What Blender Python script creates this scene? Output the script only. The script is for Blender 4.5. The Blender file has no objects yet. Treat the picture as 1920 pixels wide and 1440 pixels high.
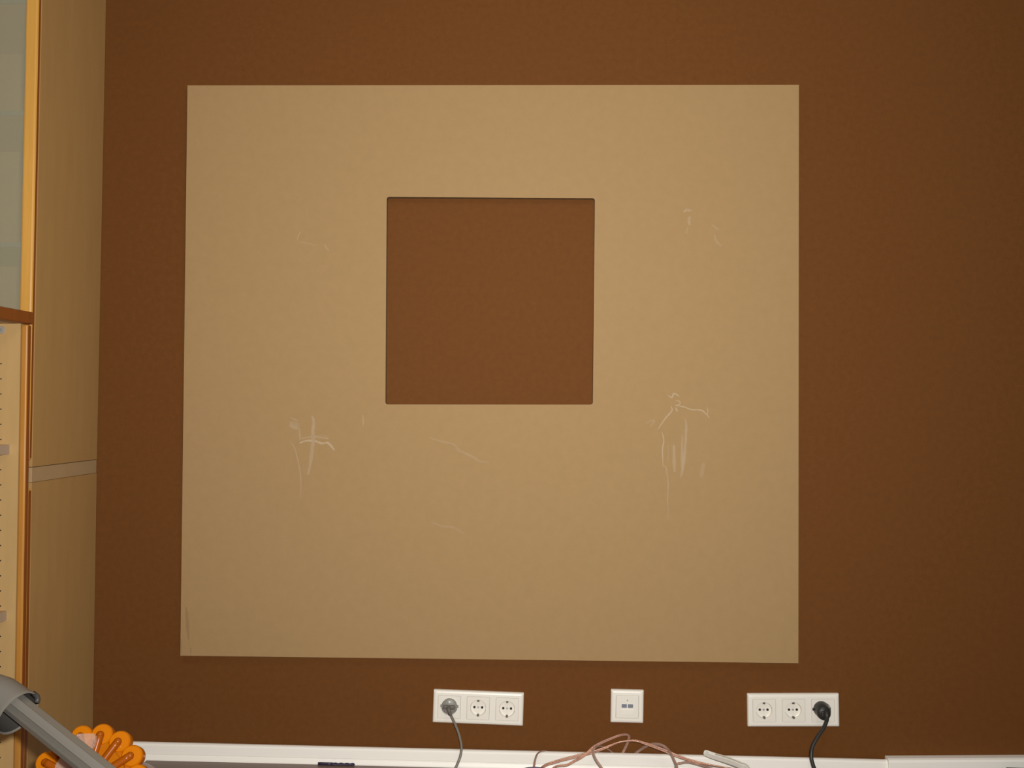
import bpy, bmesh, math, random
from mathutils import Vector, Matrix
random.seed(7)
scene = bpy.context.scene
C = scene.collection

# ------------------------------------------------------------------ camera
F = 1870.0                                   # focal length in pixels of the 1920x1440 frame
YAW, PITCH, ROLL, DIST = math.radians(1.37), 0.0227, 0.006, 2.47
fwd = Vector((-math.sin(YAW) * math.cos(PITCH), math.cos(YAW) * math.cos(PITCH), math.sin(PITCH)))
r0 = Vector((math.cos(YAW), math.sin(YAW), 0))
u0 = r0.cross(fwd)
rgt = r0 * math.cos(ROLL) + u0 * math.sin(ROLL)
upv = u0 * math.cos(ROLL) - r0 * math.sin(ROLL)
def ray(px, py): return fwd + rgt * ((px - 960) / F) - upv * ((py - 720) / F)
_r = ray(470, 1430.5)
CAMZ = -(DIST - 0.026) / _r.y * _r.z          # skirting foot measured here is z = 0
CAM = Vector((0, -DIST, CAMZ))
def on_y(px, py, Y):
    r = ray(px, py); return CAM + r * ((Y - CAM.y) / r.y)
def on_x(px, py, X):
    r = ray(px, py); return CAM + r * ((X - CAM.x) / r.x)
def at(px, py, t): return CAM + ray(px, py) * t
cd = bpy.data.cameras.new('camera'); cam = bpy.data.objects.new('camera', cd); C.objects.link(cam)
cam.matrix_world = Matrix(((rgt.x, upv.x, -fwd.x, CAM.x), (rgt.y, upv.y, -fwd.y, CAM.y),
                           (rgt.z, upv.z, -fwd.z, CAM.z), (0, 0, 0, 1)))
cd.sensor_width = 36.0; cd.lens = 36.0 * F / 1920.0; cd.clip_start = 0.02
scene.camera = cam

# ------------------------------------------------------------------ world, lights, exposure
w = bpy.data.worlds.new('world'); scene.world = w; w.use_nodes = True
w.node_tree.nodes['Background'].inputs[0].default_value = (1.0, 0.97, 0.90, 1)
w.node_tree.nodes['Background'].inputs[1].default_value = 0.065
def area(name, loc, target, sx, sy, power, col):
    l = bpy.data.lights.new(name, 'AREA'); l.shape = 'RECTANGLE'; l.size = sx; l.size_y = sy
    l.energy = power; l.color = col
    o = bpy.data.objects.new(name, l); C.objects.link(o); o.location = loc
    o.rotation_euler = (Vector(target) - Vector(loc)).to_track_quat('-Z', 'Y').to_euler()
    return o
flash = area('camera_flash', CAM + rgt * 0.06 + upv * 0.06 - fwd * 0.01, CAM + fwd * 3 + upv * 0.25, 0.05, 0.03, 34.6, (1.0, 0.97, 0.90))
flash.data.spread = math.radians(142)   # reflector of a compact camera's flash
area('ceiling_lamp', (0.35, -1.7, 2.35), (0.1, -0.3, 0.9), 0.7, 0.7, 7.7, (1.0, 0.92, 0.78))
vs = scene.view_settings
vs.view_transform = 'Standard'; vs.look = 'None'; vs.gamma = 1.0; vs.use_curve_mapping = False
vs.exposure = 0.0

# ------------------------------------------------------------------ materials
MATS = {}
def mat(name, col, rough=0.5, metal=0.0, var=0.0, vscale=20.0, stretch=(1, 1, 1), bump=0.0, bscale=200.0,
        spec=0.5, trans=0.0, alpha=1.0, coat=0.0, detail=4.0, ior=1.45, translucent=0.0, bdist=0.001):
    m = bpy.data.materials.new(name); m.use_nodes = True; nt = m.node_tree
    b = nt.nodes['Principled BSDF']
    b.inputs['Base Color'].default_value = (*col, 1); b.inputs['Roughness'].default_value = rough
    b.inputs['Metallic'].default_value = metal; b.inputs['Specular IOR Level'].default_value = spec
    b.inputs['Transmission Weight'].default_value = trans; b.inputs['Alpha'].default_value = alpha
    b.inputs['Coat Weight'].default_value = coat; b.inputs['IOR'].default_value = ior
    tc = nt.nodes.new('ShaderNodeTexCoord'); mp = nt.nodes.new('ShaderNodeMapping')
    mp.inputs['Scale'].default_value = stretch
    nt.links.new(tc.outputs['Object'], mp.inputs['Vector'])
    if var > 0:
        n = nt.nodes.new('ShaderNodeTexNoise'); n.inputs['Scale'].default_value = vscale
        n.inputs['Detail'].default_value = detail; n.inputs['Roughness'].default_value = 0.65
        cr = nt.nodes.new('ShaderNodeValToRGB')
        cr.color_ramp.elements[0].position = 0.3; cr.color_ramp.elements[1].position = 0.7
        cr.color_ramp.elements[0].color = (*[c * (1 - var) for c in col], 1)
        cr.color_ramp.elements[1].color = (*[min(1, c * (1 + var)) for c in col], 1)
        nt.links.new(mp.outputs[0], n.inputs['Vector']); nt.links.new(n.outputs[0], cr.inputs[0])
        nt.links.new(cr.outputs[0], b.inputs['Base Color'])
    if bump > 0:
        n2 = nt.nodes.new('ShaderNodeTexNoise'); n2.inputs['Scale'].default_value = bscale
        n2.inputs['Detail'].default_value = 3.0
        bp = nt.nodes.new('ShaderNodeBump'); bp.inputs['Strength'].default_value = bump
        bp.inputs['Distance'].default_value = bdist
        nt.links.new(mp.outputs[0], n2.inputs['Vector']); nt.links.new(n2.outputs[0], bp.inputs['Height'])
        nt.links.new(bp.outputs[0], b.inputs['Normal'])
    if translucent > 0:
        out = nt.nodes['Material Output']; tr = nt.nodes.new('ShaderNodeBsdfTranslucent')
        tr.inputs[0].default_value = (*col, 1); mx = nt.nodes.new('ShaderNodeMixShader')
        mx.inputs[0].default_value = translucent
        nt.links.new(b.outputs[0], mx.inputs[1]); nt.links.new(tr.outputs[0], mx.inputs[2])
        nt.links.new(mx.outputs[0], out.inputs['Surface'])
    MATS[name] = m
    return m
mat('wallpaper', (0.145, 0.0540, 0.0135), 0.75, var=0.07, vscale=70, bump=0.28, bscale=170, spec=0.12, bdist=0.0012)
mat('plain_wall', (0.62, 0.55, 0.45), 0.8)
mat('ceiling', (0.75, 0.72, 0.66), 0.9)
mat('mdf', (0.365, 0.236, 0.112), 0.75, var=0.03, vscale=45.0, detail=14, bump=0.15, bscale=500, spec=0.15)
mat('mdf_edge', (0.20, 0.125, 0.055), 0.85, var=0.2, vscale=60)
mat('scuff_bright', (1.0, 0.90, 0.72), 0.8, alpha=0.20)
mat('scuff_mid', (1.0, 0.92, 0.78), 0.8, alpha=0.095)
mat('scuff_faint', (1.0, 0.92, 0.78), 0.8, alpha=0.05)
mat('scuff_dark', (0.22, 0.12, 0.04), 0.8, alpha=0.13)
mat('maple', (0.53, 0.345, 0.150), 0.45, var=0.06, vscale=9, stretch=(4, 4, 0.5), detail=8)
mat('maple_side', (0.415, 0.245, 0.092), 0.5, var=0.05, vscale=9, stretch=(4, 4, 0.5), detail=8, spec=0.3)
mat('beech', (0.64, 0.335, 0.070), 0.38, var=0.08, vscale=12, stretch=(6, 6, 0.4), detail=6)
mat('maple_edge', (0.42, 0.32, 0.235), 0.6)
mat('joining_strip', (0.42, 0.285, 0.150), 0.55, var=0.05, vscale=20)
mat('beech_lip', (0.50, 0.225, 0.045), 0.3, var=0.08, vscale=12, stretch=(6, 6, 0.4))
mat('beech_dark', (0.24, 0.068, 0.010), 0.5, var=0.1, vscale=12, stretch=(6, 6, 0.4))
mat('frosted_glass', (0.50, 0.48, 0.35), 0.42, alpha=0.35, spec=0.35)
mat('shelf_dark', (0.12, 0.15, 0.15), 0.6, spec=0.1)
mat('metal', (0.55, 0.53, 0.50), 0.35, metal=0.45)
mat('dark_hole', (0.015, 0.012, 0.01), 0.7)
mat('white_plastic', (0.88, 0.845, 0.78), 0.36)
mat('white_insert', (0.86, 0.82, 0.755), 0.35)
mat('skirting', (0.96, 0.935, 0.89), 0.4)
mat('grey_port', (0.20, 0.22, 0.27), 0.4)
mat('grey_plug', (0.26, 0.255, 0.23), 0.45)
mat('grey_plug_dark', (0.13, 0.12, 0.105), 0.5)
mat('grey_cord', (0.20, 0.185, 0.155), 0.35)
mat('black_rubber', (0.030, 0.029, 0.027), 0.42)
mat('copper', (0.72, 0.32, 0.19), 0.3, metal=0.7, var=0.55, vscale=330, bump=0.8, bscale=500)
mat('copper_dull', (0.36, 0.19, 0.12), 0.4, metal=0.5, var=0.25, vscale=220)
mat('clear_jacket', (0.85, 0.62, 0.55), 0.15, alpha=0.22, spec=0.7)
mat('strip_white', (0.90, 0.88, 0.82), 0.4)
mat('strip_grey', (0.52, 0.49, 0.42), 0.5)
mat('drill_steel', (0.045, 0.038, 0.075), 0.35, metal=0.3)
mat('floor_plank', (0.185, 0.128, 0.105), 0.45, var=0.2, vscale=6, stretch=(0.6, 8, 1), detail=8)
mat('floor_joint', (0.05, 0.035, 0.03), 0.9)
mat('vac_grey', (0.21, 0.195, 0.172), 0.36, metal=0.15)
mat('vac_dark', (0.05, 0.045, 0.042), 0.5)
mat('amber', (0.64, 0.185, 0.003), 0.22, spec=0.5, translucent=0.3, coat=0.2)
mat('amber_lobe', (0.80, 0.245, 0.003), 0.22, spec=0.5, translucent=0.3, coat=0.2)
mat('amber_deep', (0.43, 0.095, 0.002), 0.25, spec=0.5, translucent=0.2)
mat('clear_plastic', (0.9, 0.75, 0.65), 0.12, alpha=0.17, spec=0.8)
mat('dark_item', (0.05, 0.04, 0.06), 0.5)

# ------------------------------------------------------------------ object helpers
def obj(name, bm, m, parent=None, smooth=False, kind=None):
    me = bpy.data.meshes.new(name)
    bmesh.ops.recalc_face_normals(bm, faces=bm.faces[:])
    bm.to_mesh(me); bm.free()
    for k in (m if isinstance(m, (list, tuple)) else [m]): me.materials.append(MATS[k])
    if smooth:
        for p in me.polygons: p.use_smooth = True
    o = bpy.data.objects.new(name, me); C.objects.link(o)
    if parent is not None: o.parent = parent
    if kind: o['kind'] = kind
    return o
def darken_right(o):  # right-facing faces take the darker brown beech
    o.data.materials.append(MATS['beech_dark'])
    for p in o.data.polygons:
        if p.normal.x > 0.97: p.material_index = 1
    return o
def share(src, parent, loc=None):
    o = src.copy(); C.objects.link(o); o.parent = parent
    if loc is not None: o.location = loc
    return o
def tag(o, label, cat, group=None):
    o['label'] = label; o['category'] = cat
    if group: o['group'] = group
    return o
def thing(name, label, cat, loc=(0, 0, 0), rot=(0, 0, 0), group=None):
    o = bpy.data.objects.new(name, None); C.objects.link(o); o.empty_display_size = 0.05
    o.location = loc; o.rotation_euler = rot
    return tag(o, label, cat, group)
def box(bm, lo, hi, bevel=0.0, seg=2):
    vs_ = bmesh.ops.create_cube(bm, size=1)['verts']
    for v in vs_:
        v.co = Vector([lo[i] + (v.co[i] + 0.5) * (hi[i] - lo[i]) for i in range(3)])
    if bevel > 0:
        es = list({e for v in vs_ for e in v.link_edges})
        bmesh.ops.bevel(bm, geom=es, offset=bevel, segments=seg, affect='EDGES', profile=0.5)
def boxo(name, lo, hi, m, parent=None, bevel=0.0, seg=2, kind=None):
    bm = bmesh.new(); box(bm, lo, hi, bevel, seg); return obj(name, bm, m, parent, kind=kind)
def catmull(pts, n=8):
    P = [Vector(p) for p in pts]; P = [2 * P[0] - P[1]] + P + [2 * P[-1] - P[-2]]
    out = []
    for i in range(1, len(P) - 2):
        a, b, c, d = P[i - 1:i + 3]
        for k in range(n):
            t = k / n
            out.append(0.5 * ((2 * b) + (c - a) * t + (2 * a - 5 * b + 4 * c - d) * t * t + (3 * b - a - 3 * c + d) * t ** 3))
    out.append(P[-2]); return out
def frames(pts):
    T = []
    for i in range(len(pts)):
        T.append((pts[min(i + 1, len(pts) - 1)] - pts[max(i - 1, 0)]).normalized())
    ref = Vector((0, 1, 0)) if abs(T[0].y) < 0.8 else Vector((0, 0, 1))
    n = (ref - T[0] * ref.dot(T[0])).normalized(); N = [n]
    for i in range(1, len(pts)):
        n = (N[-1] - T[i] * N[-1].dot(T[i])); n = n.normalized() if n.length > 1e-6 else N[-1]; N.append(n)
    return T, N, [t.cross(n) for t, n in zip(T, N)]
def sweep(bm, pts, prof, caps=True):
    """prof: list of (a,b) offsets along normal, binormal, or function(i)->list"""
    T, N, B = frames(pts); rings = []
    for i, p in enumerate(pts):
        pr = prof(i) if callable(prof) else prof
        rings.append([bm.verts.new(p + N[i] * a + B[i] * b) for a, b in pr])
    k = len(rings[0])
    for r1, r2 in zip(rings, rings[1:]):
        for j in range(k): bm.faces.new((r1[j], r1[(j + 1) % k], r2[(j + 1) % k], r2[j]))
    if caps: bm.faces.new(rings[0]); bm.faces.new(rings[-1])
def circ(r, n=10, ca=0, cb=0): return [(ca + r * math.cos(2 * math.pi * i / n), cb + r * math.sin(2 * math.pi * i / n)) for i in range(n)]
def lathe(bm, prof, axis_o, axis_d, n=32, close=False):
    """prof: (radius, along)"""
    d = Vector(axis_d).normalized(); a = d.orthogonal().normalized(); b = d.cross(a); o = Vector(axis_o)
    rings = []
    for r, h in prof:
        if r < 1e-6: rings.append([bm.verts.new(o + d * h)])
        else: rings.append([bm.verts.new(o + d * h + (a * math.cos(2 * math.pi * i / n) + b * math.sin(2 * math.pi * i / n)) * r) for i in range(n)])
    if close: rings.append(rings[0])
    for r1, r2 in zip(rings, rings[1:]):
        if len(r1) == 1 and len(r2) == 1: continue
        for i in range(n):
            j = (i + 1) % n
            if len(r1) == 1: bm.faces.new((r1[0], r2[i], r2[j]))
            elif len(r2) == 1: bm.faces.new((r1[i], r1[j], r2[0]))
            else: bm.faces.new((r1[i], r1[j], r2[j], r2[i]))
def rrect(w, h, r, n=5):
    out = []
    for cx, cz, a0 in ((w / 2 - r, h / 2 - r, 0), (-w / 2 + r, h / 2 - r, 90), (-w / 2 + r, -h / 2 + r, 180), (w / 2 - r, -h / 2 + r, 270)):
        for i in range(n + 1):
            a = math.radians(a0 + 90 * i / n); out.append((cx + r * math.cos(a), cz + r * math.sin(a)))
    return out
def loopv(bm, pts, y): return [bm.verts.new((x, y, z)) for x, z in pts]
def bridge(bm, l1, l2):
    k = len(l1)
    for i in range(k): bm.faces.new((l1[i], l1[(i + 1) % k], l2[(i + 1) % k], l2[i]))
def fill(bm, loops):
    es = []
    for l in loops:
        for i in range(len(l)):
            e = bm.edges.get((l[i], l[(i + 1) % len(l)])) or bm.edges.new((l[i], l[(i + 1) % len(l)]))
            es.append(e)
    bmesh.ops.triangle_fill(bm, use_beauty=True, edges=es)

# ------------------------------------------------------------------ setting
X_CAB = on_y(184.5, 720, 0).x                 # side of the tall cabinets
wl = boxo('wall_back', (-1.75, 0, -0.12), (2.6, 0.12, 2.5), 'wallpaper'); wl['kind'] = 'structure'
wl2 = boxo('wall_left', (-1.75, -3.6, -0.12), (-1.63, 0, 2.5), 'plain_wall'); wl2['kind'] = 'structure'
cl = boxo('ceiling', (-1.75, -3.6, 2.5), (2.6, 0.12, 2.6), 'ceiling'); cl['kind'] = 'structure'
SLOPE = -0.0095
X470 = on_y(470, 1430.5, -0.026).x
def fz(x): return SLOPE * (x - X470)
FROT = math.atan(-SLOPE)
fl = boxo('floor', (-1.63 - X470, -3.6, -0.10), (2.6 - X470, 0, -0.0085), 'floor_joint')
fl['kind'] = 'structure'; fl.location = (X470, 0, 0); fl.rotation_euler = (0, FROT, 0)
bm = bmesh.new(); box(bm, (-0.6385, -0.0685, -0.0084), (0.6385, 0.0685, 0), 0.0012, 1)
plank0 = obj('floor_plank', bm, 'floor_plank', fl); first = True
for row in range(12):
    y = -0.030 - 0.006 - 0.069 - row * 0.138 + 0.055
    off = (row * 0.43) % 1.28
    for k in range(-1, 3):
        x = -0.9 + off + k * 1.28
        if x - 0.64 < -1.62 - X470 or x + 0.64 > 2.55 - X470: continue
        if row == 0 and False: continue
        o = plank0 if first else share(plank0, fl); first = False
        o.location = (x, y, 0)

# skirting board: small coved strip standing a little off the wall, cables drop behind it
def skirting(name, xa, xb, za, zb, h, dpt, y0):
    """xa..xb along the wall, za/zb top heights at the two ends; profile in (y,z)"""
    prof = [(y0, -h - 0.004), (y0, -0.001), (y0 - 0.001, 0.0), (y0 - 0.006, 0.0), (y0 - 0.010, -0.002), (y0 - 0.0125, -0.006),
            (y0 - 0.0135, -0.022), (y0 - 0.0138, -0.0255), (y0 - 0.0128, -0.0265), (y0 - 0.0128, -0.0285), (y0 - 0.0142, -0.0295),
            (y0 - dpt + 0.001, -h + 0.004), (y0 - dpt, -h - 0.004)]
    bm = bmesh.new()
    A = [bm.verts.new((xa, y, za + z)) for y, z in prof]; B = [bm.verts.new((xb, y, zb + z)) for y, z in prof]
    bridge(bm, A, B); bm.faces.new(A); bm.faces.new(B)
    return obj(name, bm, 'skirting')
pA = on_y(400, 1394.2, -0.012); pB = on_y(1300, 1415.6, -0.012)
sl = (pB.z - pA.z) / (pB.x - pA.x)
def skz(x): return pA.z + sl * (x - pA.x)
xj = on_y(1663, 1420, -0.012).x
HS = skz(X470) + 0.001
s1 = skirting('baseboard_back', X_CAB + 0.003, xj, skz(X_CAB), skz(xj), HS, 0.018, -0.008); s1['kind'] = 'structure'
dl = on_y(1660, 1417.3, -0.004); dr = on_y(1918, 1415.8, -0.004)
dsl = (dr.z - dl.z) / (dr.x - dl.x)
bm = bmesh.new()
hd = dl.z - fz(dl.x) + 0.006
prof = [(-0.0005, -hd), (-0.0005, -0.0005), (-0.002, 0.0), (-0.020, -0.0005), (-0.0255, -0.003), (-0.0275, -0.008), (-0.0275, -hd)]
A = [bm.verts.new((dl.x, y, dl.z + z)) for y, z in prof]
xe = 2.2; B = [bm.verts.new((xe, y, dl.z + dsl * (xe - dl.x) + z)) for y, z in prof]
bridge(bm, A, B); bm.faces.new(A); bm.faces.new(B)
s2 = obj('trim_1', bm, 'skirting'); s2['kind'] = 'structure'

# ------------------------------------------------------------------ MDF panel with square cut-out
TH = 0.019
bo = [on_y(*p, -TH) for p in ((351.5, 160), (1498, 159), (1497, 1243.5), (338, 1229.5))]
ho = [on_y(*p, -TH) for p in ((725, 369), (1115.5, 371.5), (1111.7, 758.8), (722.5, 758.5))]
base = thing('mdf_panel', 'large tan fibreboard panel with a square cut-out mounted on the brown wall', 'panel', (bo[3].x, -0.001, bo[3].z))
inv = Matrix.Translation(-Vector(base.location))
def rounded_hole(c, r=0.006):
    out = []
    for i in range(4):
        p, q, s = c[i], c[i - 1], c[(i + 1) % 4]
        a = p + (q - p).normalized() * r; b = p + (s - p).normalized() * r
        out += [a, p + (a - p) * 0.25 + (b - p) * 0.25, b]
    return out
bm = bmesh.new()
hr = rounded_hole(ho)
of = [bm.verts.new(inv @ p) for p in bo]; hf = [bm.verts.new(inv @ p) for p in hr]
ob = [bm.verts.new(inv @ Vector((p.x, -0.001, p.z))) for p in bo]; hb = [bm.verts.new(inv @ Vector((p.x, -0.001, p.z))) for p in hr]
fill(bm, [of, hf]); fill(bm, [ob, hb]); bridge(bm, of, ob)
obj('board', bm, 'mdf', base)
bm = bmesh.new()                              # darker lining along the sawn edge of the cut-out
e = 0.0004
cx = sum((p for p in ho), Vector()) / 4
hi_ = [p + (cx - p).normalized() * e for p in hr]
a1 = [bm.verts.new(inv @ Vector((p.x, -TH + 0.0003, p.z))) for p in hi_]; b1 = [bm.verts.new(inv @ Vector((p.x, -0.001, p.z))) for p in hi_]
a2 = [bm.verts.new(inv @ Vector((p.x, -TH + 0.0003, p.z))) for p in hr]; b2 = [bm.verts.new(inv @ Vector((p.x, -0.001, p.z))) for p in hr]
bridge(bm, a1, b1); bridge(bm, a1, a2); bridge(bm, b1, b2)
obj('cut_edge', bm, 'mdf_edge', base)
def scuff(px, wd, m):
    P = [on_y(x, y, -TH - 0.0003) for x, y in px]; P = catmull(P, 5) if len(P) > 2 else [P[0].lerp(P[1], k / 6) for k in range(7)]
    bm = bmesh.new(); L = []
    for i, p in enumerate(P):
        t = (P[min(i + 1, len(P) - 1)] - P[max(0, i - 1)]).normalized(); n = Vector((-t.z, 0, t.x))
        f = i / (len(P) - 1); wpx = wd * (0.35 + 0.65 * math.sin(math.pi * min(max(f, 0.04), 0.96)) ** 0.6) * random.uniform(0.75, 1.2) * 0.00131 / 2
        L.append((bm.verts.new(inv @ (p - n * wpx)), bm.verts.new(inv @ (p + n * wpx))))
    for (a, b), (c, d) in zip(L, L[1:]): bm.faces.new((a, b, d, c))
    obj('scuff_mark', bm, m, base)
def crop(ox, oy, s, pts): return [(ox + x / s, oy + y / s) for x, y in pts]
K = lambda pts: crop(500, 720, 6, pts)
scuff(K([(270, 380), (310, 395), (355, 420)]), 3, 'scuff_mid'); scuff(K([(258, 455), (300, 475), (355, 500)]), 9, 'scuff_mid')
scuff(K([(262, 430), (310, 450), (365, 470)]), 10, 'scuff_faint'); scuff(K([(365, 490), (372, 560), (376, 640)]), 3, 'scuff_mid')
scuff(K([(512, 355), (530, 430), (520, 520), (522, 620), (512, 740), (490, 900), (466, 1020)]), 7, 'scuff_mid')
scuff(K([(520, 380), (532, 450), (518, 540), (522, 640), (502, 780)]), 3.5, 'scuff_mid')
scuff(K([(368, 665), (440, 640), (540, 640), (620, 668), (690, 655)]), 4, 'scuff_bright'); scuff(K([(680, 655), (720, 690), (762, 745)]), 5, 'scuff_bright')
scuff(K([(380, 615), (500, 595), (600, 600), (695, 615)]), 4, 'scuff_mid'); scuff(K([(560, 575), (640, 580), (695, 605)]), 2.5, 'scuff_faint')
scuff(K([(260, 640), (310, 710), (335, 790), (365, 930), (385, 1080), (382, 1280)]), 2.2, 'scuff_mid'); scuff(K([(1080, 345), (1088, 410), (1084, 480)]), 2.5, 'scuff_mid')
K = lambda pts: crop(1180, 700, 5.142, pts)
scuff(K([(370, 210), (410, 232), (425, 198), (455, 203), (480, 225)]), 2.6, 'scuff_bright'); scuff(K([(445, 262), (485, 270), (485, 298), (440, 308)]), 1.6, 'scuff_bright')
scuff(K([(440, 308), (530, 325), (600, 350), (690, 355), (740, 392), (775, 432)]), 2.4, 'scuff_bright'); scuff(K([(748, 325), (758, 365), (750, 400)]), 1.6, 'scuff_bright')
scuff(K([(405, 318), (410, 362), (350, 430), (275, 540)]), 2.4, 'scuff_bright'); scuff(K([(448, 330), (455, 350), (462, 372)]), 2.6, 'scuff_bright')
scuff(K([(542, 440), (548, 520), (540, 700), (525, 880), (492, 1005)]), 4.5, 'scuff_mid'); scuff(K([(512, 590), (506, 760), (505, 980)]), 4, 'scuff_mid')
scuff(K([(530, 700), (518, 850), (510, 985)]), 4, 'scuff_mid'); scuff(K([(545, 450), (548, 560), (538, 720)]), 2, 'scuff_mid')
scuff(K([(315, 568), (332, 650), (320, 735), (325, 895)]), 2.2, 'scuff_bright'); scuff(K([(316, 898), (350, 900), (362, 960), (375, 1080), (365, 1250)]), 2.8, 'scuff_mid')
scuff(K([(366, 1200), (376, 1300), (374, 1400)]), 2.2, 'scuff_faint'); scuff(K([(430, 690), (432, 820), (436, 950)]), 7, 'scuff_mid')
scuff(K([(375, 690), (376, 770), (374, 850)]), 2.6, 'scuff_faint'); scuff(K([(720, 860), (705, 930), (690, 1005)]), 8, 'scuff_faint'); scuff(K([(150, 480), (240, 450), (200, 520)]), 4, 'scuff_faint')
K = lambda pts: crop(1200, 340, 8, pts)
scuff(K([(655, 465), (700, 430), (772, 445)]), 5, 'scuff_mid'); scuff(K([(745, 525), (735, 590), (745, 660)]), 5, 'scuff_mid'); scuff(K([(720, 690), (705, 730), (690, 785)]), 4, 'scuff_faint')
scuff(K([(1080, 650), (1130, 690), (1185, 725)]), 4, 'scuff_faint'); scuff(K([(1115, 790), (1150, 900), (1222, 975)]), 5, 'scuff_faint')
K = lambda pts: crop(540, 400, 12, pts)
scuff(K([(290, 420), (240, 500), (205, 610)]), 2.5, 'scuff_mid'); scuff(K([(240, 640), (400, 670), (640, 720)]), 2.5, 'scuff_faint'); scuff(K([(835, 690), (850, 760), (925, 840)]), 2.5, 'scuff_mid')
K = lambda pts: crop(780, 780, 6, pts)
scuff(K([(140, 240), (280, 285), (430, 320), (480, 385), (640, 460), (720, 510), (820, 520)]), 4, 'scuff_faint'); scuff(K([(170, 1190), (300, 1240), (430, 1255), (545, 1330)]), 4, 'scuff_faint')
scuff(K([(520, 400), (620, 450), (720, 510)]), 4, 'scuff_faint')
K = lambda pts: crop(300, 1120, 8, pts)
scuff(K([(390, 150), (405, 300), (415, 480), (430, 640)]), 6, 'scuff_dark'); scuff(K([(455, 750), (462, 800), (460, 866)]), 2.5, 'scuff_dark'); scuff(K([(312, 620), (314, 740), (316, 860)]), 3, 'scuff_dark')

# ------------------------------------------------------------------ sockets
FD = 0.0105                                  # frame depth
def frame_mesh(n):
    W, H = 0.0805 + 0.071 * (n - 1), 0.0805
    bm = bmesh.new()
    l0 = loopv(bm, rrect(W, H, 0.0025), 0); l1 = loopv(bm, rrect(W, H, 0.0025), -0.0045)
    l2 = loopv(bm, rrect(W - 0.002, H - 0.002, 0.003), -0.0072); l3 = loopv(bm, rrect(W - 0.006, H - 0.006, 0.004), -0.0094)
    l4 = loopv(bm, rrect(W - 0.013, H - 0.013, 0.004), -FD)
    for a, b in ((l0, l1), (l1, l2), (l2, l3), (l3, l4)): bridge(bm, a, b)
    hs = []
    for k in range(n):
        c = (k - (n - 1) / 2) * 0.071
        t = loopv(bm, [(c + x, z) for x, z in rrect(0.0558, 0.0558, 0.0012, 2)], -FD)
        b = loopv(bm, [(c + x, z) for x, z in rrect(0.0558, 0.0558, 0.0012, 2)], -0.002)
        bridge(bm, t, b); hs.append(t); bm.faces.new(b)
    fill(bm, [l4] + hs)
    return bm
def insert_mesh():
    bm = bmesh.new(); n = 40; R = 0.0195; s = 0.0548 / 2
    sq, ci, sqb = [], [], []
    for i in range(n):
        a = 2 * math.pi * i / n; c, d = math.cos(a), math.sin(a); k = s / max(abs(c), abs(d))
        sq.append((c * k, d * k)); ci.append((c * R, d * R))
    y = -FD - 0.0002
    a0 = loopv(bm, sq, -0.003); a1 = loopv(bm, sq, y); a2 = loopv(bm, [(x * 1.03, z * 1.03) for x, z in ci], y)
    a3 = loopv(bm, ci, y + 0.0006); a4 = loopv(bm, [(x * 0.93, z * 0.93) for x, z in ci], -0.0028); a5 = loopv(bm, [(x * 0.86, z * 0.86) for x, z in ci], -0.0022)
    for p, q in ((a0, a1), (a1, a2), (a2, a3), (a3, a4), (a4, a5)): bridge(bm, p, q)
    bm.faces.new(a5)
    for f in bm.faces: f.smooth = False
    return bm
P_FRAME3 = P_INS = P_HOLE = P_SCREW = P_CLIP = None
def socket_parts(root, k, n, P):
    c = (k - (n - 1) / 2) * 0.071
    def mk(key, name, fn, m, par, smooth=False):
        if key not in P:
            o = obj(name, fn(), m, par, smooth); P[key] = o; return o
        return share(P[key], par)
    ins = mk('ins', 'socket_insert', insert_mesh, 'white_insert', root); ins.location = (c, 0, 0)
    def hole():
        b = bmesh.new(); lathe(b, [(0, 0), (0.0026, 0), (0.0030, -0.0003), (0.0030, 0.0006)], (0, -0.0027, 0), (0, 1, 0), 16); return b
    def screw():
        b = bmesh.new(); lathe(b, [(0, -0.0012), (0.0024, -0.001), (0.0028, 0)], (0, -0.0022, 0), (0, 1, 0), 16); box(b, (-0.0024, -0.0036, -0.0003), (0.0024, -0.0032, 0.0003)); return b
    def clip():
        b = bmesh.new()
        pts = [Vector((0, -FD - 0.0004, 0.0205)), Vector((0, -0.0085, 0.0188)), Vector((0, -0.0065, 0.0162)), Vector((0, -0.0045, 0.0170)), Vector((0, -0.003, 0.0180))]
        sweep(b, catmull(pts, 3), [(0.0003, -0.0017), (0.0003, 0.0017), (-0.0003, 0.0017), (-0.0003, -0.0017)]); return b
    def slot():
        b = bmesh.new(); box(b, (-0.0021, -FD - 0.0001, 0.0156), (0.0021, -0.0028, 0.0208)); return b
    for s in (-1, 1):
        h = mk('hole', 'contact_hole', hole, 'dark_hole', ins); h.location = (s * 0.0095, 0, 0)
    mk('screw', 'screw', screw, 'metal', ins)
    for s in (0, math.pi):
        q = mk('slot', 'clip_slot', slot, 'grey_plug_dark', ins); q.rotation_euler = (0, s, 0); q.scale = (1.25, 1, 1.0)
        q = mk('clip', 'earth_clip', clip, 'metal', ins); q.rotation_euler = (0, s, 0)
    for s in (-1, 1):
        g = mk('notch', 'guide_notch', lambda: (lambda b: (box(b, (-0.001, -FD - 0.0003, -0.0028), (0.001, -0.004, 0.0028)), b)[1])(bmesh.new()), 'white_plastic', ins)
        g.location = (s * 0.0198, 0, 0)
    return ins
PROTO = {}
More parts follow.
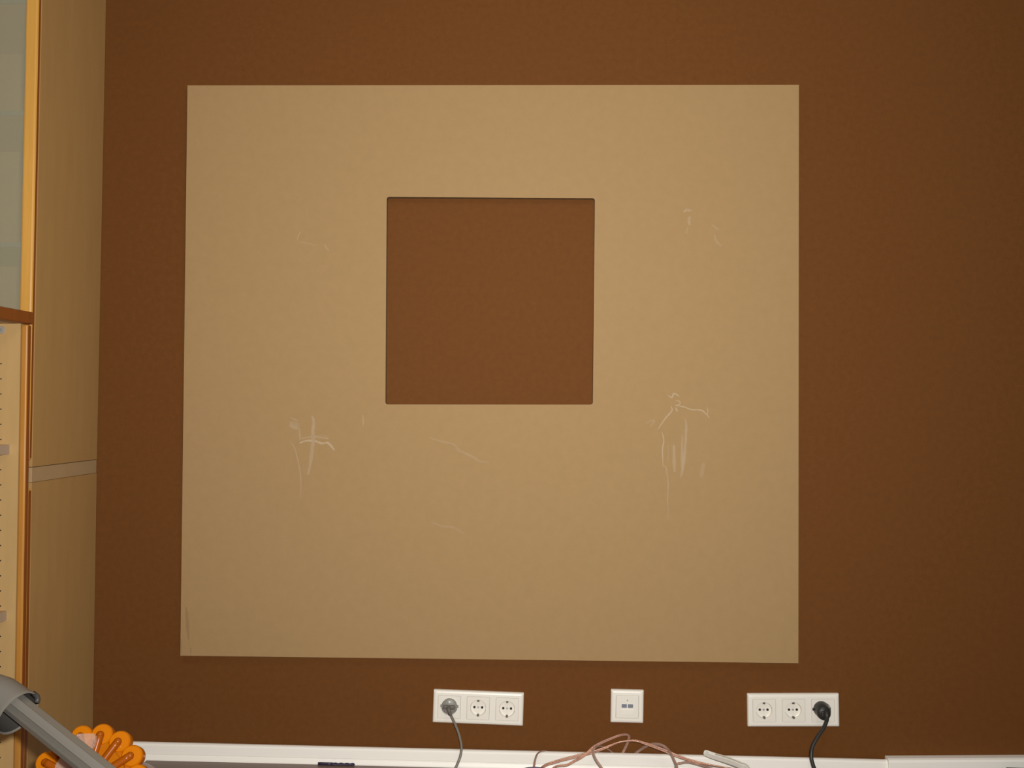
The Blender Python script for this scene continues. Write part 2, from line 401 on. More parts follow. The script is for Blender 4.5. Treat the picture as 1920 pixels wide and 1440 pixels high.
def triple(label, corners):
    ps = [on_y(x, y, -0.005) for x, y in corners]
    c = sum(ps, Vector()) / 4; top = ps[1] - ps[0]; bot = ps[2] - ps[3]
    ang = -math.atan2((top + bot).z, (top + bot).x)
    root = thing('socket_strip', label, 'wall socket', (c.x, 0, c.z), (0, ang, 0), 'triple mains sockets on the wall')
    if 'fr' not in PROTO: PROTO['fr'] = obj('frame', frame_mesh(3), 'white_plastic', root)
    else: share(PROTO['fr'], root)
    for k in range(3): socket_parts(root, k, 3, PROTO)
    return root, ang
sockL, angL = triple('white triple mains socket with a grey plug in it', ((813.5, 1292.5), (982, 1299.5), (980, 1360.5), (811.5, 1354)))
sockR, angR = triple('white triple mains socket with a black plug in it', ((1402.5, 1300.5), (1572, 1300), (1572, 1362), (1402.5, 1362)))
ps = [on_y(x, y, -0.005) for x, y in ((1144.5, 1293), (1206, 1292.5), (1207, 1354.5), (1146, 1356))]
c = sum(ps, Vector()) / 4
data = thing('data_outlet', 'single white data outlet with two network ports on the wall', 'wall outlet', (c.x, 0, c.z), (0, 0.012, 0))
obj('frame', frame_mesh(1), 'white_plastic', data)
ins = boxo('cover_plate', (-0.0274, -FD - 0.0004, -0.0274), (0.0274, -0.003, 0.0274), 'white_insert', data, 0.0006)
for s in (-1, 1):
    p = boxo('network_port', (s * 0.0076 - 0.0063, -FD - 0.0016, -0.0022), (s * 0.0076 + 0.0063, -FD + 0.001, 0.0066), 'grey_port', ins, 0.0008)
bm = bmesh.new(); lathe(bm, [(0, -0.001), (0.0018, -0.0008), (0.0022, 0)], (0, -FD - 0.0003, 0.0158), (0, 1, 0), 14); obj('screw', bm, 'metal', ins)
bm = bmesh.new(); box(bm, (-0.0155, -FD - 0.0012, -0.0195), (0.0155, -FD, -0.0065), 0.0005); obj('label_window', bm, 'white_plastic', ins)

def wall_path(pts): return [on_y(x, y, Y) for x, y, Y in pts]
# grey plug with cord
pc = on_y(842.5, 1324.5, -0.016)
plug = thing('power_plug', 'grey moulded mains plug with grey cord in the left socket strip', 'plug', (pc.x, 0, pc.z), (0, angL, 0))
bm = bmesh.new()
lathe(bm, [(0, 0.0035), (0.0180, 0.0035), (0.0185, 0.012), (0.0182, 0.016), (0.0170, 0.0172), (0, 0.0178)], (0, 0, 0), (0, -1, 0), 40)
pb = obj('plug_body', bm, 'grey_plug', plug, True)
bm = bmesh.new(); box(bm, (-0.0150, -0.0255, -0.0055), (0.0150, -0.0165, 0.0045), 0.0035, 3); obj('grip', bm, 'grey_plug_dark', plug)
for s in (-1, 1): boxo('side_lug', (s * 0.0198 - 0.0022, -0.0165, -0.003), (s * 0.0198 + 0.0022, -0.0108, 0.003), 'grey_plug', plug, 0.0006)
bm = bmesh.new(); lathe(bm, [(0, -0.0008), (0.0022, -0.0006), (0.0026, 0.0002)], (0, -0.0178, 0.0113), (0, 1, 0), 12); obj('earth_mark', bm, 'white_plastic', plug)
bm = bmesh.new()
loc = lambda v: plug.matrix_basis.inverted() @ v
cordp = wall_path([(841, 1325, -0.022), (841.5, 1331, -0.034), (845, 1340, -0.036), (852, 1355, -0.036), (860, 1375, -0.037), (865, 1397, -0.040), (864.5, 1412, -0.044), (860, 1427, -0.05), (851, 1444, -0.058)])
cordp += [Vector((cordp[-1].x - 0.02, -0.075, fz(cordp[-1].x) + 0.005)), Vector((cordp[-1].x - 0.03, -0.13, fz(cordp[-1].x) + 0.0045)), Vector((cordp[-1].x - 0.02, -0.30, fz(cordp[-1].x) + 0.0045))]
cp = catmull([plug.matrix_basis.inverted() @ p for p in cordp], 8)
sweep(bm, cp, circ(0.0031, 10)); obj('cord', bm, 'grey_cord', plug, True)
bm = bmesh.new(); sweep(bm, cp[4:18], lambda i: circ(0.0058 - 0.00018 * i, 10)); obj('strain_relief', bm, 'grey_plug_dark', plug, True)
# black plug with cord
pc = on_y(1540, 1329.5, -0.012)
plug2 = thing('power_plug', 'black mains plug with black cord in the right socket strip', 'plug', (pc.x, 0, pc.z), (0, angR, 0))
bm = bmesh.new()
tip = on_y(1545.5, 1335, -0.04) - pc; tip.y = -0.040
prof_ = [(0, 0.0035), (0.0188, 0.0035), (0.0190, 0.012), (0.0176, 0.022), (0.0165, 0.034), (0.0150, 0.0385), (0, 0.040)]
lathe(bm, prof_, (0, 0, 0), (0, -1, 0), 40)
for v in bm.verts:                            # the moulded back drops slightly as the plug hangs
    k = max(0, (-v.co.y - 0.012) / 0.028); v.co.z -= 0.004 * k * k
obj('plug_body', bm, 'black_rubber', plug2, True)
for s in (-1, 1): boxo('side_lug', (s * 0.0198 - 0.0018, -0.016, -0.003), (s * 0.0198 + 0.0018, -0.0108, 0.003), 'black_rubber', plug2, 0.0006)
boxo('grip', (-0.0085, -0.0425, -0.010), (0.0085, -0.036, 0.004), 'black_rubber', plug2, 0.003, 3)
cordp = wall_path([(1548, 1333, -0.036), (1550.5, 1341, -0.046), (1549.5, 1353, -0.046), (1543, 1367, -0.043), (1533, 1382, -0.040), (1524, 1399, -0.040), (1521, 1415, -0.043), (1523, 1429, -0.050), (1529, 1445, -0.062)])
cordp += [Vector((cordp[-1].x + 0.012, -0.085, fz(cordp[-1].x) + 0.006)), Vector((cordp[-1].x + 0.03, -0.15, fz(cordp[-1].x) + 0.0055)), Vector((cordp[-1].x + 0.06, -0.32, fz(cordp[-1].x) + 0.0055))]
cp = catmull([plug2.matrix_basis.inverted() @ p for p in cordp], 8)
bm = bmesh.new(); sweep(bm, cp, circ(0.0046, 12)); obj('cord', bm, 'black_rubber', plug2, True)
bm = bmesh.new(); sweep(bm, cp[2:16], lambda i: circ(0.0066 - 0.00014 * i, 12)); obj('strain_relief', bm, 'black_rubber', plug2, True)

# ------------------------------------------------------------------ tall cabinets in the corner
XL = -1.60
YD = -0.322                                   # carcass front
fX = X_CAB
zA = on_x(60.5, 876, fX).z; zB = on_x(60.5, 905, fX).z
zU = on_y(58, 863, -0.34).z; zLd = on_y(58, 918, -0.34).z
zf = fz(fX) - 0.0
cab2 = thing('base_cabinet', 'light maple lower cabinet in the corner under the glass-door cabinet', 'cabinet', (fX, 0, zf))
T2 = Matrix.Translation((-fX, 0, -zf))
def pbox(name, lo, hi, m, par, bevel=0.0):
    o_ = Vector(par.location); return boxo(name, Vector(lo) - o_, Vector(hi) - o_, m, par, bevel)
t_ = 0.018
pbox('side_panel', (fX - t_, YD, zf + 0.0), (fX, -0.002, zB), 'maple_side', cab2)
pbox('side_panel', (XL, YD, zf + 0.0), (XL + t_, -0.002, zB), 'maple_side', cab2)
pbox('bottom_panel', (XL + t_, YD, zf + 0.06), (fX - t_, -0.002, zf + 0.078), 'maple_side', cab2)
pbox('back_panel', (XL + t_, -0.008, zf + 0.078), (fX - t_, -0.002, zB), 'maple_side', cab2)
pbox('joining_board', (XL, YD + 0.001, zB + 0.0006), (fX - 0.0008, -0.002, zA - 0.0008), 'joining_strip', cab2, 0.0004)
dlo = pbox('door', (XL + 0.002, -0.340, zf + 0.06), (fX + 0.0005, YD - 0.001, zLd), 'beech', cab2, 0.003); darken_right(dlo)
cab1 = thing('glass_cabinet', 'tall upper cabinet with frosted glass door in beech frame beside the brown wall', 'cabinet', (fX, 0, zA))
ZT = 2.25
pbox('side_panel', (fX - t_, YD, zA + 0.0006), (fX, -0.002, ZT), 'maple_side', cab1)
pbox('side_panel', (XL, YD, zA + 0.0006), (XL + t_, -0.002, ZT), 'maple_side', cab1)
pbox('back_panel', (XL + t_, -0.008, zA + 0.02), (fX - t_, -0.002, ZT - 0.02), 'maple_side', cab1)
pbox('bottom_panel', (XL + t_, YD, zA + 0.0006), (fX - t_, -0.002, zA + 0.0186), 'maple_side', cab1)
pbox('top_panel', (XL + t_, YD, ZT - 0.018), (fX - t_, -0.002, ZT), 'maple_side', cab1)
for py in (8, 216, 461, 700):
    z = on_y(25, py, -0.31).z
    sh = pbox('shelf', (XL + t_, -0.322, z - 0.005), (fX - t_, -0.010, z + 0.005), 'maple', cab1)
    boxo('shelf_edge', Vector((XL + t_, -0.325, z - 0.005)) - Vector(cab1.location), Vector((fX - t_, -0.322, z + 0.005)) - Vector(cab1.location), 'shelf_dark', sh)  # dark strip on the maple shelf, draws the line behind the pane
cab1.rotation_euler = (0, 0.0045, 0)            # the upper unit leans a touch towards the room
door = thing('door', '', ''); del door['label']; del door['category']; door.parent = cab1
dX0, dX1, dZ0, dZ1 = XL + 0.002, fX + 0.0005, zU, ZT - 0.002
sw = on_y(61, 575, -0.34).x - on_y(37.5, 575, -0.34).x
o_ = Vector(cab1.location)
def dpart(name, lo, hi, m, bev): return boxo(name, Vector(lo) - o_, Vector(hi) - o_, m, door, bev)
darken_right(dpart('stile', (dX1 - sw, -0.340, dZ0), (dX1, YD - 0.001, dZ1), 'beech', 0.0045))
dpart('stile', (dX0, -0.340, dZ0), (dX0 + sw, YD - 0.001, dZ1), 'beech', 0.003)
dpart('rail', (dX0 + sw, -0.3395, dZ0), (dX1 - sw, YD - 0.001, dZ0 + sw), 'beech', 0.003)
dpart('rail', (dX0 + sw, -0.3395, dZ1 - sw), (dX1 - sw, YD - 0.001, dZ1), 'beech', 0.003)
dpart('glass_pane', (dX0 + sw - 0.004, -0.334, dZ0 + sw - 0.004), (dX1 - sw + 0.004, -0.330, dZ1 - sw + 0.004), 'frosted_glass', 0.0)

# ------------------------------------------------------------------ bookcase along the left wall
YB = -0.385                                   # face of its far end panel
XF = on_y(48.6, 800, YB).x                    # front plane
XBK = -1.62
ztb = on_y(58, 608, -0.369).z; ztt = on_y(58, 585, -0.369).z
YN = -1.25
zf2 = fz(XF)
bk = thing('bookcase', 'open maple bookcase with beech lipping along the left wall', 'bookcase', (XF, YB, zf2))
lw = XF - on_y(35.5, 800, YB).x               # lipping depth
def bbox(name, lo, hi, m, par=bk, bev=0.0, seg=2):
    o_ = Vector(bk.location); return boxo(name, Vector(lo) - o_, Vector(hi) - o_, m, par, bev, seg)
ep = bbox('end_panel', (XBK, YB, zf2 + 0.0), (XF - lw, YB + 0.018, ztb), 'maple')
darken_right(bbox('lipping', (XF - lw, YB - 0.0002, zf2 + 0.0), (XF, YB + 0.018, ztb - 0.001), 'beech_lip', ep, 0.0045, 4))
ep2 = bbox('end_panel', (XBK, YN, zf2 + 0.0), (XF - lw, YN + 0.018, ztb), 'maple')
bbox('lipping', (XF - lw, YN, zf2 + 0.0), (XF, YN + 0.018, ztb - 0.001), 'beech', ep2, 0.004, 3)
tb = bbox('top_board', (XBK, YN - 0.004, ztb + 0.0006), (XF - 0.03, YB + 0.020, ztt - 0.0004), 'maple')
darken_right(bbox('lipping', (XF - 0.03, YN - 0.006, ztb), (XF + 0.002, YB + 0.022, ztt), 'beech_dark', tb, 0.0035, 3))
bbox('back_panel', (XBK, YN + 0.018, zf2 + 0.05), (XBK + 0.008, YB, ztb), 'maple')
xs = on_y(18, 840, YB).x
for y0, y1 in ((833.5, 851.5), (1145, 1163)):
    a = on_y(18, y0, YB).z; b = on_y(18, y1, YB).z
    sh = bbox('shelf', (XBK + 0.010, YN + 0.019, b), (xs - 0.002, YB - 0.0008, a), 'maple')
    bbox('shelf_edge', (xs - 0.002, YN + 0.019, b), (xs, YB - 0.0008, a), 'maple_edge', sh)
bbox('shelf', (XBK + 0.010, YN + 0.019, zf2 + 0.05), (xs, YB - 0.0008, zf2 + 0.07), 'maple')
def disc(name, p, r, m, par, h=0.0006, n=16):
    bm = bmesh.new(); lathe(bm, [(0, h), (r * 0.85, h), (r, 0.0)], p - Vector(bk.location), (0, -1, 0), n); return obj(name, bm, m, par)
y = 682.0; hole0 = None
while y < 1430:
    if not (830 < y < 846 or 1142 < y < 1166):
        p = on_y(1.8 - 0.0022 * (y - 682), y, YB)
        if hole0 is None: hole0 = disc('pin_hole', Vector((p.x, YB - 0.0001, p.z)), 0.0016, 'dark_hole', ep, 0.0002, 12); h0 = p
        else:
            o = share(hole0, ep); o.location = (p.x - h0.x, 0, p.z - h0.z)
    y += 28.4
p = on_y(2.2, 618.5, YB)
cfit = disc('cam_fitting', Vector((p.x, YB - 0.0001, p.z)), 0.0085, 'metal', ep, 0.0016, 24)
disc('cross_slot', Vector((p.x, YB - 0.0017, p.z)), 0.0034, 'grey_plug', cfit, 0.0003, 12)

# ------------------------------------------------------------------ vacuum cleaner (amber cyclone pack)
VT = 1.70; PX = F / VT                        # pixels per metre there
vc = at(161.5, 1471, VT)
ax = Vector((0.10, -0.88, 0.41)).normalized() # cyclone axis, pointing out of the pack
vr = Vector((0, 0, 1)).cross(ax).normalized() * 1.0
if vr.x < 0: vr = -vr
vu = ax.cross(vr).normalized()
if vu.z < 0: vu = -vu
vac = thing('vacuum_cleaner', 'vacuum cleaner with scalloped amber cyclone pack standing in front of the shelves', 'vacuum cleaner', (vc.x, vc.y, fz(vc.x)))
vo = Vector(vac.location)
def V(a, b, h): return vc + vr * a + vu * b + ax * h - vo
RL, rl = 92 / PX * 0.98, 20.5 / PX
N = 15
def lobe_mesh():
    bm = bmesh.new(); lathe(bm, [(0, -0.001), (rl * 0.86, -0.0012), (rl * 0.97, -0.004), (rl, -0.008), (rl * 0.99, -0.024), (rl * 0.85, -0.032), (rl * 0.4, -0.038), (0, -0.039)], (0, 0, 0), ax, 28); return bm
def rod_mesh(d):
    bm = bmesh.new(); rr = 7.6 / PX; n = 6
    pts = []; L0, L1 = RL * 0.30, RL * 0.985
    P = [d * (L0 + (L1 - L0) * k / 8) + ax * (0.004) for k in range(9)]
    def pr(i): return circ(rr * (1.0 if i > 0 else 0.8), 14)
    sweep(bm, P, pr)
    bmesh.ops.create_uvsphere(bm, u_segments=14, v_segments=8, radius=rr, matrix=Matrix.Translation(P[-1]))
    return bm
lobe0 = None
pack = obj('cyclone_plate', (lambda b: (lathe(b, [(0, -0.004), (RL * 0.86, -0.004), (RL * 0.90, -0.007), (RL * 0.86, -0.03), (RL * 0.4, -0.10)], V(0, 0, 0), ax, 60), b)[1])(bmesh.new()), 'amber', vac)
for i in range(N):
    a = math.radians(9 + 24 * i)
    d = vr * math.sin(a) + vu * math.cos(a)
    pos = vc + d * RL - vo
    if lobe0 is None: lobe0 = obj('cyclone_lobe', lobe_mesh(), 'amber_lobe', vac, False); lo_ = lobe0
    else: lo_ = share(lobe0, vac)
    lo_.location = pos
    bmr = rod_mesh(d); ro = obj('cyclone_duct', bmr, 'amber_deep', lo_, True); ro.location = -(d * RL)
    # wedge plate between two ducts
    a2 = a + math.radians(12); bm = bmesh.new()
    w0, w1 = math.radians(7.0), math.radians(9.0)
    q = [(RL * 0.42, a2 - w0 * 0.7), (RL * 0.80, a2 - w1 * 0.78), (RL * 0.80, a2 + w1 * 0.78), (RL * 0.42, a2 + w0 * 0.7)]
    A = [bm.verts.new(V(r * math.sin(t), r * math.cos(t), 0.0035)) for r, t in q]; B = [bm.verts.new(V(r * math.sin(t), r * math.cos(t), -0.006)) for r, t in q]
    bridge(bm, A, B); bm.faces.new(A); bm.faces.new(B)
    obj('cyclone_wedge', bm, 'amber', vac)
# clear release handle over the upper lobes
bm = bmesh.new()
hw = 19 / PX
for (b0, b1, hh) in ((0.30, 0.98, 0.016),):
    pts = [(-hw, 88 / PX), (hw * 0.9, 88 / PX), (hw * 1.05, 70 / PX), (-0.4 * hw, 20 / PX), (-2.4 * hw, 10 / PX), (-2.6 * hw, 30 / PX), (-1.4 * hw, 66 / PX)]
    A = [bm.verts.new(V(x - 6 / PX, y, 0.026)) for x, y in pts]; B = [bm.verts.new(V(x - 6 / PX, y, 0.012)) for x, y in pts]
    bridge(bm, A, B); bm.faces.new(A); bm.faces.new(B)
bmesh.ops.bevel(bm, geom=bm.edges[:], offset=0.003, segments=2, affect='EDGES')
obj('release_handle', bm, 'clear_plastic', vac)
bm = bmesh.new(); lathe(bm, [(0, -0.04), (RL * 0.80, -0.04), (RL * 0.80, -0.30), (0, -0.30)], V(0, 0, 0), ax, 40); obj('dust_bin', bm, 'clear_plastic', vac, False)
bm = bmesh.new(); lathe(bm, [(0, -0.06), (RL * 0.5, -0.06), (RL * 0.62, -0.29), (0, -0.29)], V(0, 0, 0), ax, 32); obj('shroud', bm, 'vac_grey', vac, True)
cb = vc - ax * 0.20
boxo('chassis', Vector((cb.x - 0.09, cb.y - 0.10, fz(vc.x) + 0.018)) - vo, Vector((cb.x + 0.09, cb.y + 0.16, fz(vc.x) + 0.075)) - vo, 'vac_grey', vac, 0.02, 4)
for s in (-1, 1):
    bm = bmesh.new(); lathe(bm, [(0, -0.012), (0.060, -0.012), (0.065, -0.006), (0.065, 0.006), (0.060, 0.012), (0, 0.012)], Vector((cb.x + s * 0.105, cb.y + 0.08, fz(cb.x + s * 0.105) + 0.065)) - vo, (1, 0, 0), 32)
    obj('wheel', bm, 'vac_dark', vac)

# wand lying across the cyclone, leaning on the bookcase front
q1 = at(53, 1340.5, 1.55)
t2 = 1.55
while t2 > 1.4:                                # depth of the lower point so that the tube comes 33 degrees towards the room
    q2 = at(178, 1440, t2)
    if (q2 - q1).normalized().dot((CAM - q1).normalized()) > 0.55: break
    t2 -= 0.002
dirw = (q2 - q1).normalized()
s_end = (q1.z - fz(0.2) - 0.03) / -dirw.z
foot = q1 + dirw * s_end
s_top = (q1.x - (XF + 0.03)) / dirw.x
head = q1 - dirw * s_top
wand = thing('vacuum_wand', 'grey vacuum cleaner tube with flared collar slanting across the amber cyclone', 'vacuum wand', (foot.x, foot.y, fz(foot.x)))
wo = Vector(wand.location)
view = (CAM - q2).normalized(); nb = (view - dirw * view.dot(dirw)).normalized(); nt_ = dirw.cross(nb)
if nt_.z < 0: nt_ = -nt_
R = 0.0176
# cross-section in (toward camera, upward) coordinates: flats and ridges as on an extruded aluminium tube
sec = [(-0.5, 0.9), (0.08, 1.0), (0.20, 0.98), (0.86, 0.53), (1.0, 0.50), (1.02, 0.15), (0.98, -0.16), (0.88, -0.20), (0.48, -0.64), (0.56, -0.68), (0.50, -0.74), (0.02, -1.0), (-0.5, -0.95), (-0.9, -0.5), (-0.95, 0.3), (-0.75, 0.8)]
bm = bmesh.new()
def ringw(p): return [bm.verts.new(p + nb * a * R + nt_ * b * R - wo) for a, b in sec]
A = ringw(q1 - dirw * 0.06); B = ringw(foot); bridge(bm, A, B); bm.faces.new(A); bm.faces.new(B)
obj('tube', bm, 'vac_grey', wand)
co = at(34.5, 1338, 1.556)
pxm = F / 1.55
def rad(p): return p / pxm
bm = bmesh.new()
ca = 1 / 0.84                                  # foreshortening along the tube
outer = [(43, 0), (43.8, -2), (43.2, -8), (42.5, -22), (41.5, -40), (40.5, -52), (34, -72), (30, -84), (29, -140), (27, -200)]
inner = [(25, -200), (26.5, -140), (27, -84), (34, -55), (39.5, -22), (41, -2)]
lathe(bm, [(rad(r), rad(h * ca)) for r, h in inner] + [(rad(r), rad(h * ca)) for r, h in outer][0:1] + [(rad(r), rad(h * ca)) for r, h in outer], co - wo, dirw, 56)
obj('collar', bm, 'vac_grey', wand, True)
bm = bmesh.new()
lathe(bm, [(rad(r - 0.7), rad(h * ca - 1.0)) for r, h in inner], co - wo, dirw, 56)
obj('collar_dark_inside', bm, 'vac_dark', wand, True)  # added dark sheet, keeps the collar's inside dark under the flash
bm = bmesh.new()
lathe(bm, [(0, 0.0), (rad(25), 0.0), (rad(24.5), -0.06), (rad(20), -0.10), (0, -0.10)], co - dirw * rad(150 * ca) - wo, dirw, 32); obj('handle_stub', bm, 'vac_dark', wand, True)
bm = bmesh.new(); hk = co + nt_ * rad(41.5)
sweep(bm, [hk - dirw * 0.006 - wo, hk + dirw * 0.004 - wo, hk + dirw * 0.0085 - nt_ * 0.0025 - wo, hk + dirw * 0.0115 - nt_ * 0.0075 - wo], circ(0.0042, 10)); obj('catch', bm, 'vac_dark', wand, True)
bm = bmesh.new(); lathe(bm, [(0, 0), (rad(25.5), 0), (rad(25.5), -0.012), (0, -0.012)], co - dirw * rad(70) - wo, dirw, 32); obj('inner_seal', bm, 'vac_dark', wand, True)
boxo('floor_head', Vector((foot.x - 0.05, foot.y - 0.13, fz(foot.x) + 0.001)) - wo, Vector((foot.x + 0.06, foot.y + 0.13, fz(foot.x) + 0.045)) - wo, 'vac_dark', wand, 0.012, 3)

# ------------------------------------------------------------------ speaker cables
def cable(label, pts, tail=None, headp=None, dull=False, tw=0.0, rs=0.0017, gap=0.0017):
    P = [on_y(x, y, Y) for x, y, Y in pts]
    if tail: P += [Vector(p) for p in tail]
    if headp: P = [Vector(p) for p in headp] + P
    o = thing('speaker_cable', label, 'cable', P[0], (0, 0, 0), 'copper speaker cables by the skirting')
    S = catmull([p - P[0] for p in P], 10); T, Nn, B = frames(S)
    for s in (-1, 1):
        bm = bmesh.new()
        def pr(i, s=s):
            a = 0.9 + tw * i / len(S) * 6.28; return circ(rs, 8, s * gap * math.cos(a), s * gap * math.sin(a))
        sweep(bm, S, pr); obj('copper_strand', bm, 'copper_dull' if dull else 'copper', o, True)
    bm = bmesh.new()
    def pj(i):
        a = 0.9 + tw * i / len(S) * 6.28; ca_, sa = math.cos(a), math.sin(a); out = []
        for k in range(14):
            t = 2 * math.pi * k / 14; x = (gap + rs + 0.0006) * math.cos(t); y_ = (rs + 0.0006) * math.sin(t)
            out.append((x * ca_ - y_ * sa, x * sa + y_ * ca_))
        return out
    sweep(bm, S, pj); obj('clear_jacket', bm, 'clear_jacket', o, True)
    return o
def fl_(x, y, h=0.004): return (x, y, fz(x) + h)
def xw(px, Y): return on_y(px, 1440, Y).x
cable('bright copper speaker cable in the longest low arch over the skirting', [(1017, 1439, -0.085), (1043, 1428, -0.072), (1077, 1419, -0.062), (1093, 1415, -0.058), (1110, 1411, -0.055), (1127, 1405, -0.053), (1142, 1399, -0.052), (1160, 1392, -0.052), (1177, 1389, -0.052), (1193, 1389, -0.053), (1210, 1394, -0.054), (1227, 1400, -0.055), (1243, 1406, -0.056), (1257, 1412, -0.058), (1272, 1418, -0.062), (1292, 1425, -0.07), (1320, 1432, -0.08), (1350, 1437.5, -0.092), (1380, 1443, -0.105), (1410, 1450, -0.12)],
      tail=[fl_(xw(1450, -0.15), -0.16), fl_(xw(1500, -0.12), -0.24)], headp=[fl_(xw(960, -0.2), -0.26), fl_(xw(992, -0.1), -0.13)], tw=1.2, rs=0.0016, gap=0.0021)
cable('copper speaker cable looping highest above the skirting under the data outlet', [(1038, 1440, -0.095), (1063, 1434.5, -0.085), (1077, 1427, -0.078), (1090, 1420, -0.07), (1102, 1411, -0.064), (1113, 1401, -0.058), (1127, 1393, -0.05), (1143, 1386, -0.042), (1160, 1379.5, -0.035), (1173, 1377.5, -0.028), (1179, 1380.5, -0.022), (1178, 1389, -0.014), (1172, 1403, -0.0052), (1167, 1413, -0.0042), (1165, 1421, -0.0042)],
      headp=[fl_(xw(985, -0.2), -0.28), fl_(xw(1012, -0.1), -0.14)], tw=0.6, rs=0.0016, gap=0.0014)
cable('dull copper speaker cable in the small tight loop left of centre', [(1130, 1444, -0.10), (1127, 1438, -0.095), (1118, 1425, -0.088), (1112.5, 1413, -0.079), (1112.5, 1406, -0.073), (1117, 1400.5, -0.066), (1127, 1399, -0.042), (1137, 1403, -0.020), (1146, 1409, -0.007), (1151, 1414, -0.0043), (1153, 1421, -0.0042)],
      headp=[fl_(xw(1150, -0.2), -0.25), fl_(xw(1138, -0.1), -0.13)], dull=True, rs=0.0014, gap=0.0011)
cable('dull reddish speaker cable arching steeply down right of the data outlet', [(1187, 1421, -0.0042), (1190, 1414, -0.0044), (1202, 1405, -0.012), (1215, 1397.5, -0.026), (1227, 1395, -0.036), (1240, 1397, -0.046), (1250, 1403, -0.054), (1258, 1413, -0.072), (1265, 1427, -0.086), (1270, 1441, -0.100)],
      tail=[fl_(xw(1276, -0.1), -0.128), fl_(xw(1290, -0.1), -0.24)], dull=True, rs=0.0015, gap=0.0013)
cable('short dull cable arc below the long bright arch near the white strip', [(1268, 1437, -0.10), (1278, 1430.5, -0.096), (1291, 1429, -0.094), (1307, 1432.5, -0.095), (1322, 1437, -0.104), (1340, 1443, -0.118), (1360, 1452, -0.13)],
      headp=[fl_(xw(1255, -0.1), -0.15)], tail=[fl_(xw(1390, -0.15), -0.18)], dull=True, rs=0.0014, gap=0.0011)
cable('leftmost speaker cable rising from the floor and hooking behind the skirting', [(1000, 1446, -0.075), (1001.5, 1438, -0.07), (1003.5, 1425, -0.058), (1007.5, 1414, -0.042), (1015, 1408.5, -0.022), (1023, 1408.5, -0.0085), (1027, 1412, -0.0042), (1029, 1420, -0.0042)],
      headp=[fl_(xw(995, -0.2), -0.24), fl_(xw(999, -0.1), -0.10)], dull=True, rs=0.0014, gap=0.0011)
bmk = bmesh.new()
P = [Vector(fl_(xw(945, -0.1), -0.12))] + [on_y(x, y, Y) for x, y, Y in ((970, 1446, -0.11), (985, 1441.5, -0.108), (996, 1439.9, -0.107), (1008, 1440.0, -0.107), (1020, 1442.0, -0.108), (1035, 1447, -0.11))] + [Vector(fl_(xw(1060, -0.1), -0.12))]
sweep(bmk, catmull([p - P[0] for p in P], 8), circ(0.0024, 10))
o = obj('dark_cable', bmk, 'drill_steel', None, True); o.location = P[0]; tag(o, 'dark blue cable arc at the bottom edge beside the leftmost speaker cable', 'cable')

# white plastic strip with a rounded end
st = thing('plastic_strip', 'white plastic strip with a rounded end poking up over the skirting', 'strip', on_y(1322, 1412, -0.05))
so = Vector(st.location)
mid = [(1319.5, 1412.5, -0.055), (1325, 1413.2, -0.059), (1333, 1416, -0.066), (1345, 1419.8, -0.078), (1360, 1424.3, -0.095), (1375, 1429.5, -0.112), (1390, 1436, -0.128), (1404, 1444, -0.142)]
M_ = [on_y(x, y, Y) - so for x, y, Y in mid] + [Vector(fl_(xw(1440, -0.18), -0.19, 0.010)) - so, Vector(fl_(xw(1500, -0.2), -0.26, 0.009)) - so]
S = catmull(M_, 6)
def half(i):
    k = i / 8.0
    return 0.0086 * (math.sqrt(max(0.0, 1 - (1 - min(1, k)) ** 2)) * 0.72 + 0.28)
bm = bmesh.new()
T, Nn, B = frames(S); rings = []
for i, p in enumerate(S):
    up_ = Vector((0, -0.42, 0.9)); u2 = (up_ - T[i] * up_.dot(T[i])).normalized(); n2 = T[i].cross(u2).normalized()
    if n2.y > 0: n2 = -n2
    h = half(i)
    rings.append([bm.verts.new(p + u2 * a * h + n2 * b) for a, b in ((-1, 0.0), (-0.8, 0.0022), (0.55, 0.0022), (0.9, 0.0005), (1.0, -0.002), (0.9, -0.0035), (-0.9, -0.0035))])
for a, b in zip(rings, rings[1:]): bridge(bm, a, b)
bm.faces.new(rings[0]); bm.faces.new(rings[-1])
obj('strip_body', bm, 'strip_white', st, False)
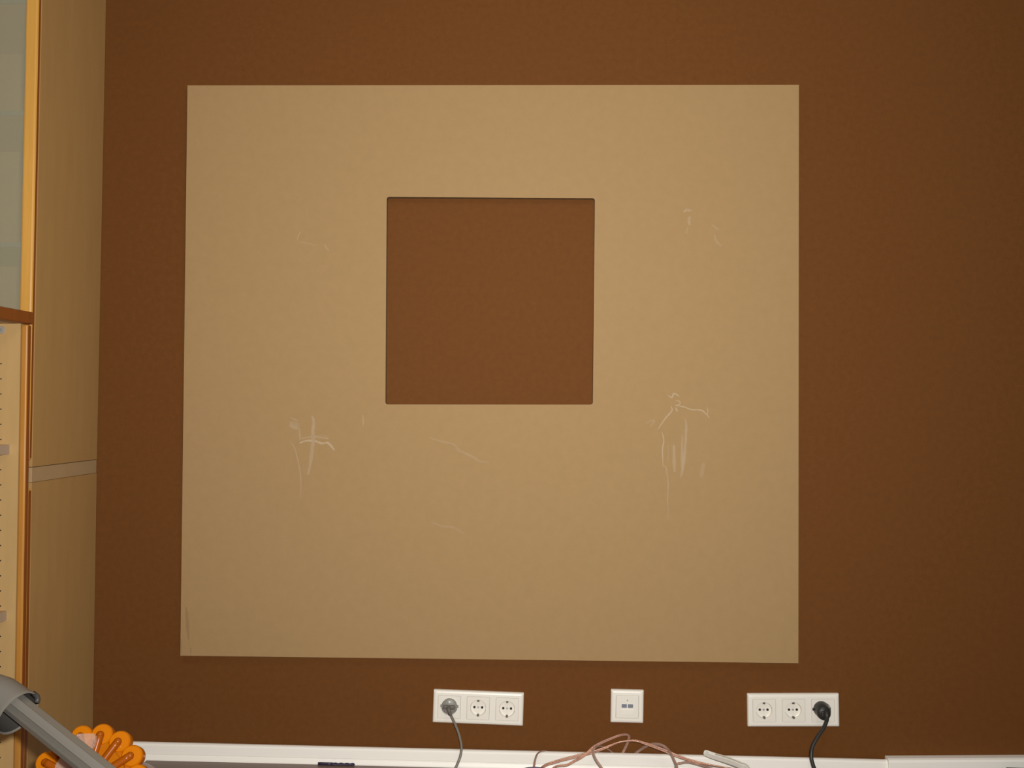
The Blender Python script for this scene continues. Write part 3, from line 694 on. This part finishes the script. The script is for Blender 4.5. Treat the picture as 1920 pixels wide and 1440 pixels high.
def rim(name, i0, i1, aa, m, r):
    bm = bmesh.new(); pts = []
    for i in range(i0, i1):
        p = S[i]; up_ = Vector((0, -0.42, 0.9)); u2 = (up_ - T[i] * up_.dot(T[i])).normalized(); n2 = T[i].cross(u2).normalized()
        if n2.y > 0: n2 = -n2
        pts.append(p + u2 * aa * half(i) + n2 * 0.0004)
    sweep(bm, pts, circ(r, 8)); obj(name, bm, m, st, True)
rim('upper_rim', 17, len(S), 0.9, 'strip_grey', 0.0014)
rim('lower_rim', 1, len(S), -0.98, 'strip_grey', 0.0009)
rim('rim_mark', 6, 11, 0.72, 'strip_grey', 0.0014)

# twist drill bit on the floor against the skirting
d0 = on_y(596.5, 1433.5, -0.030); d1 = on_y(666, 1437.5, -0.030)
DR = 0.0034
d0.z = fz(d0.x) + DR + 0.0006; d1.z = fz(d1.x) + DR + 0.0006
bit = thing('drill_bit', 'dark twist drill bit lying on the floor against the skirting', 'drill bit', d0)
dd = (d1 - d0); L = dd.length; dd.normalize()
bm = bmesh.new(); sweep(bm, [dd * (L * k / 3 * 0.40) for k in range(4)], circ(DR, 14)); obj('shank', bm, 'drill_steel', bit, True)
bm = bmesh.new(); n = 60
def flute(i):
    a = i / n * 2 * math.pi * 1.9; out = []
    tip_ = 1.0 if i < n - 4 else max(0.12, (n - i) / 4.0)
    for k in range(20):
        t = 2 * math.pi * k / 20; r = DR * (0.38 + 0.64 * abs(math.cos(t)) ** 0.8) * tip_
        out.append((r * math.cos(t + a), r * math.sin(t + a)))
    return out
sweep(bm, [dd * (L * (0.40 + 0.60 * k / n)) for k in range(n + 1)], flute); obj('fluted_tip', bm, 'drill_steel', bit, False)

# dark flat bar on the floor at the right
b0 = on_y(1886, 1438.6, -0.075)
bar = boxo('flat_bar', (0, -0.05, 0), (0.30, 0.0, max(0.004, b0.z - fz(b0.x))), 'dark_item', None, 0.001)
bar.location = (b0.x, b0.y, fz(b0.x)); bar.rotation_euler = (0, FROT, 0)
tag(bar, 'dark flat bar on the floor at the foot of the right trim', 'bar')
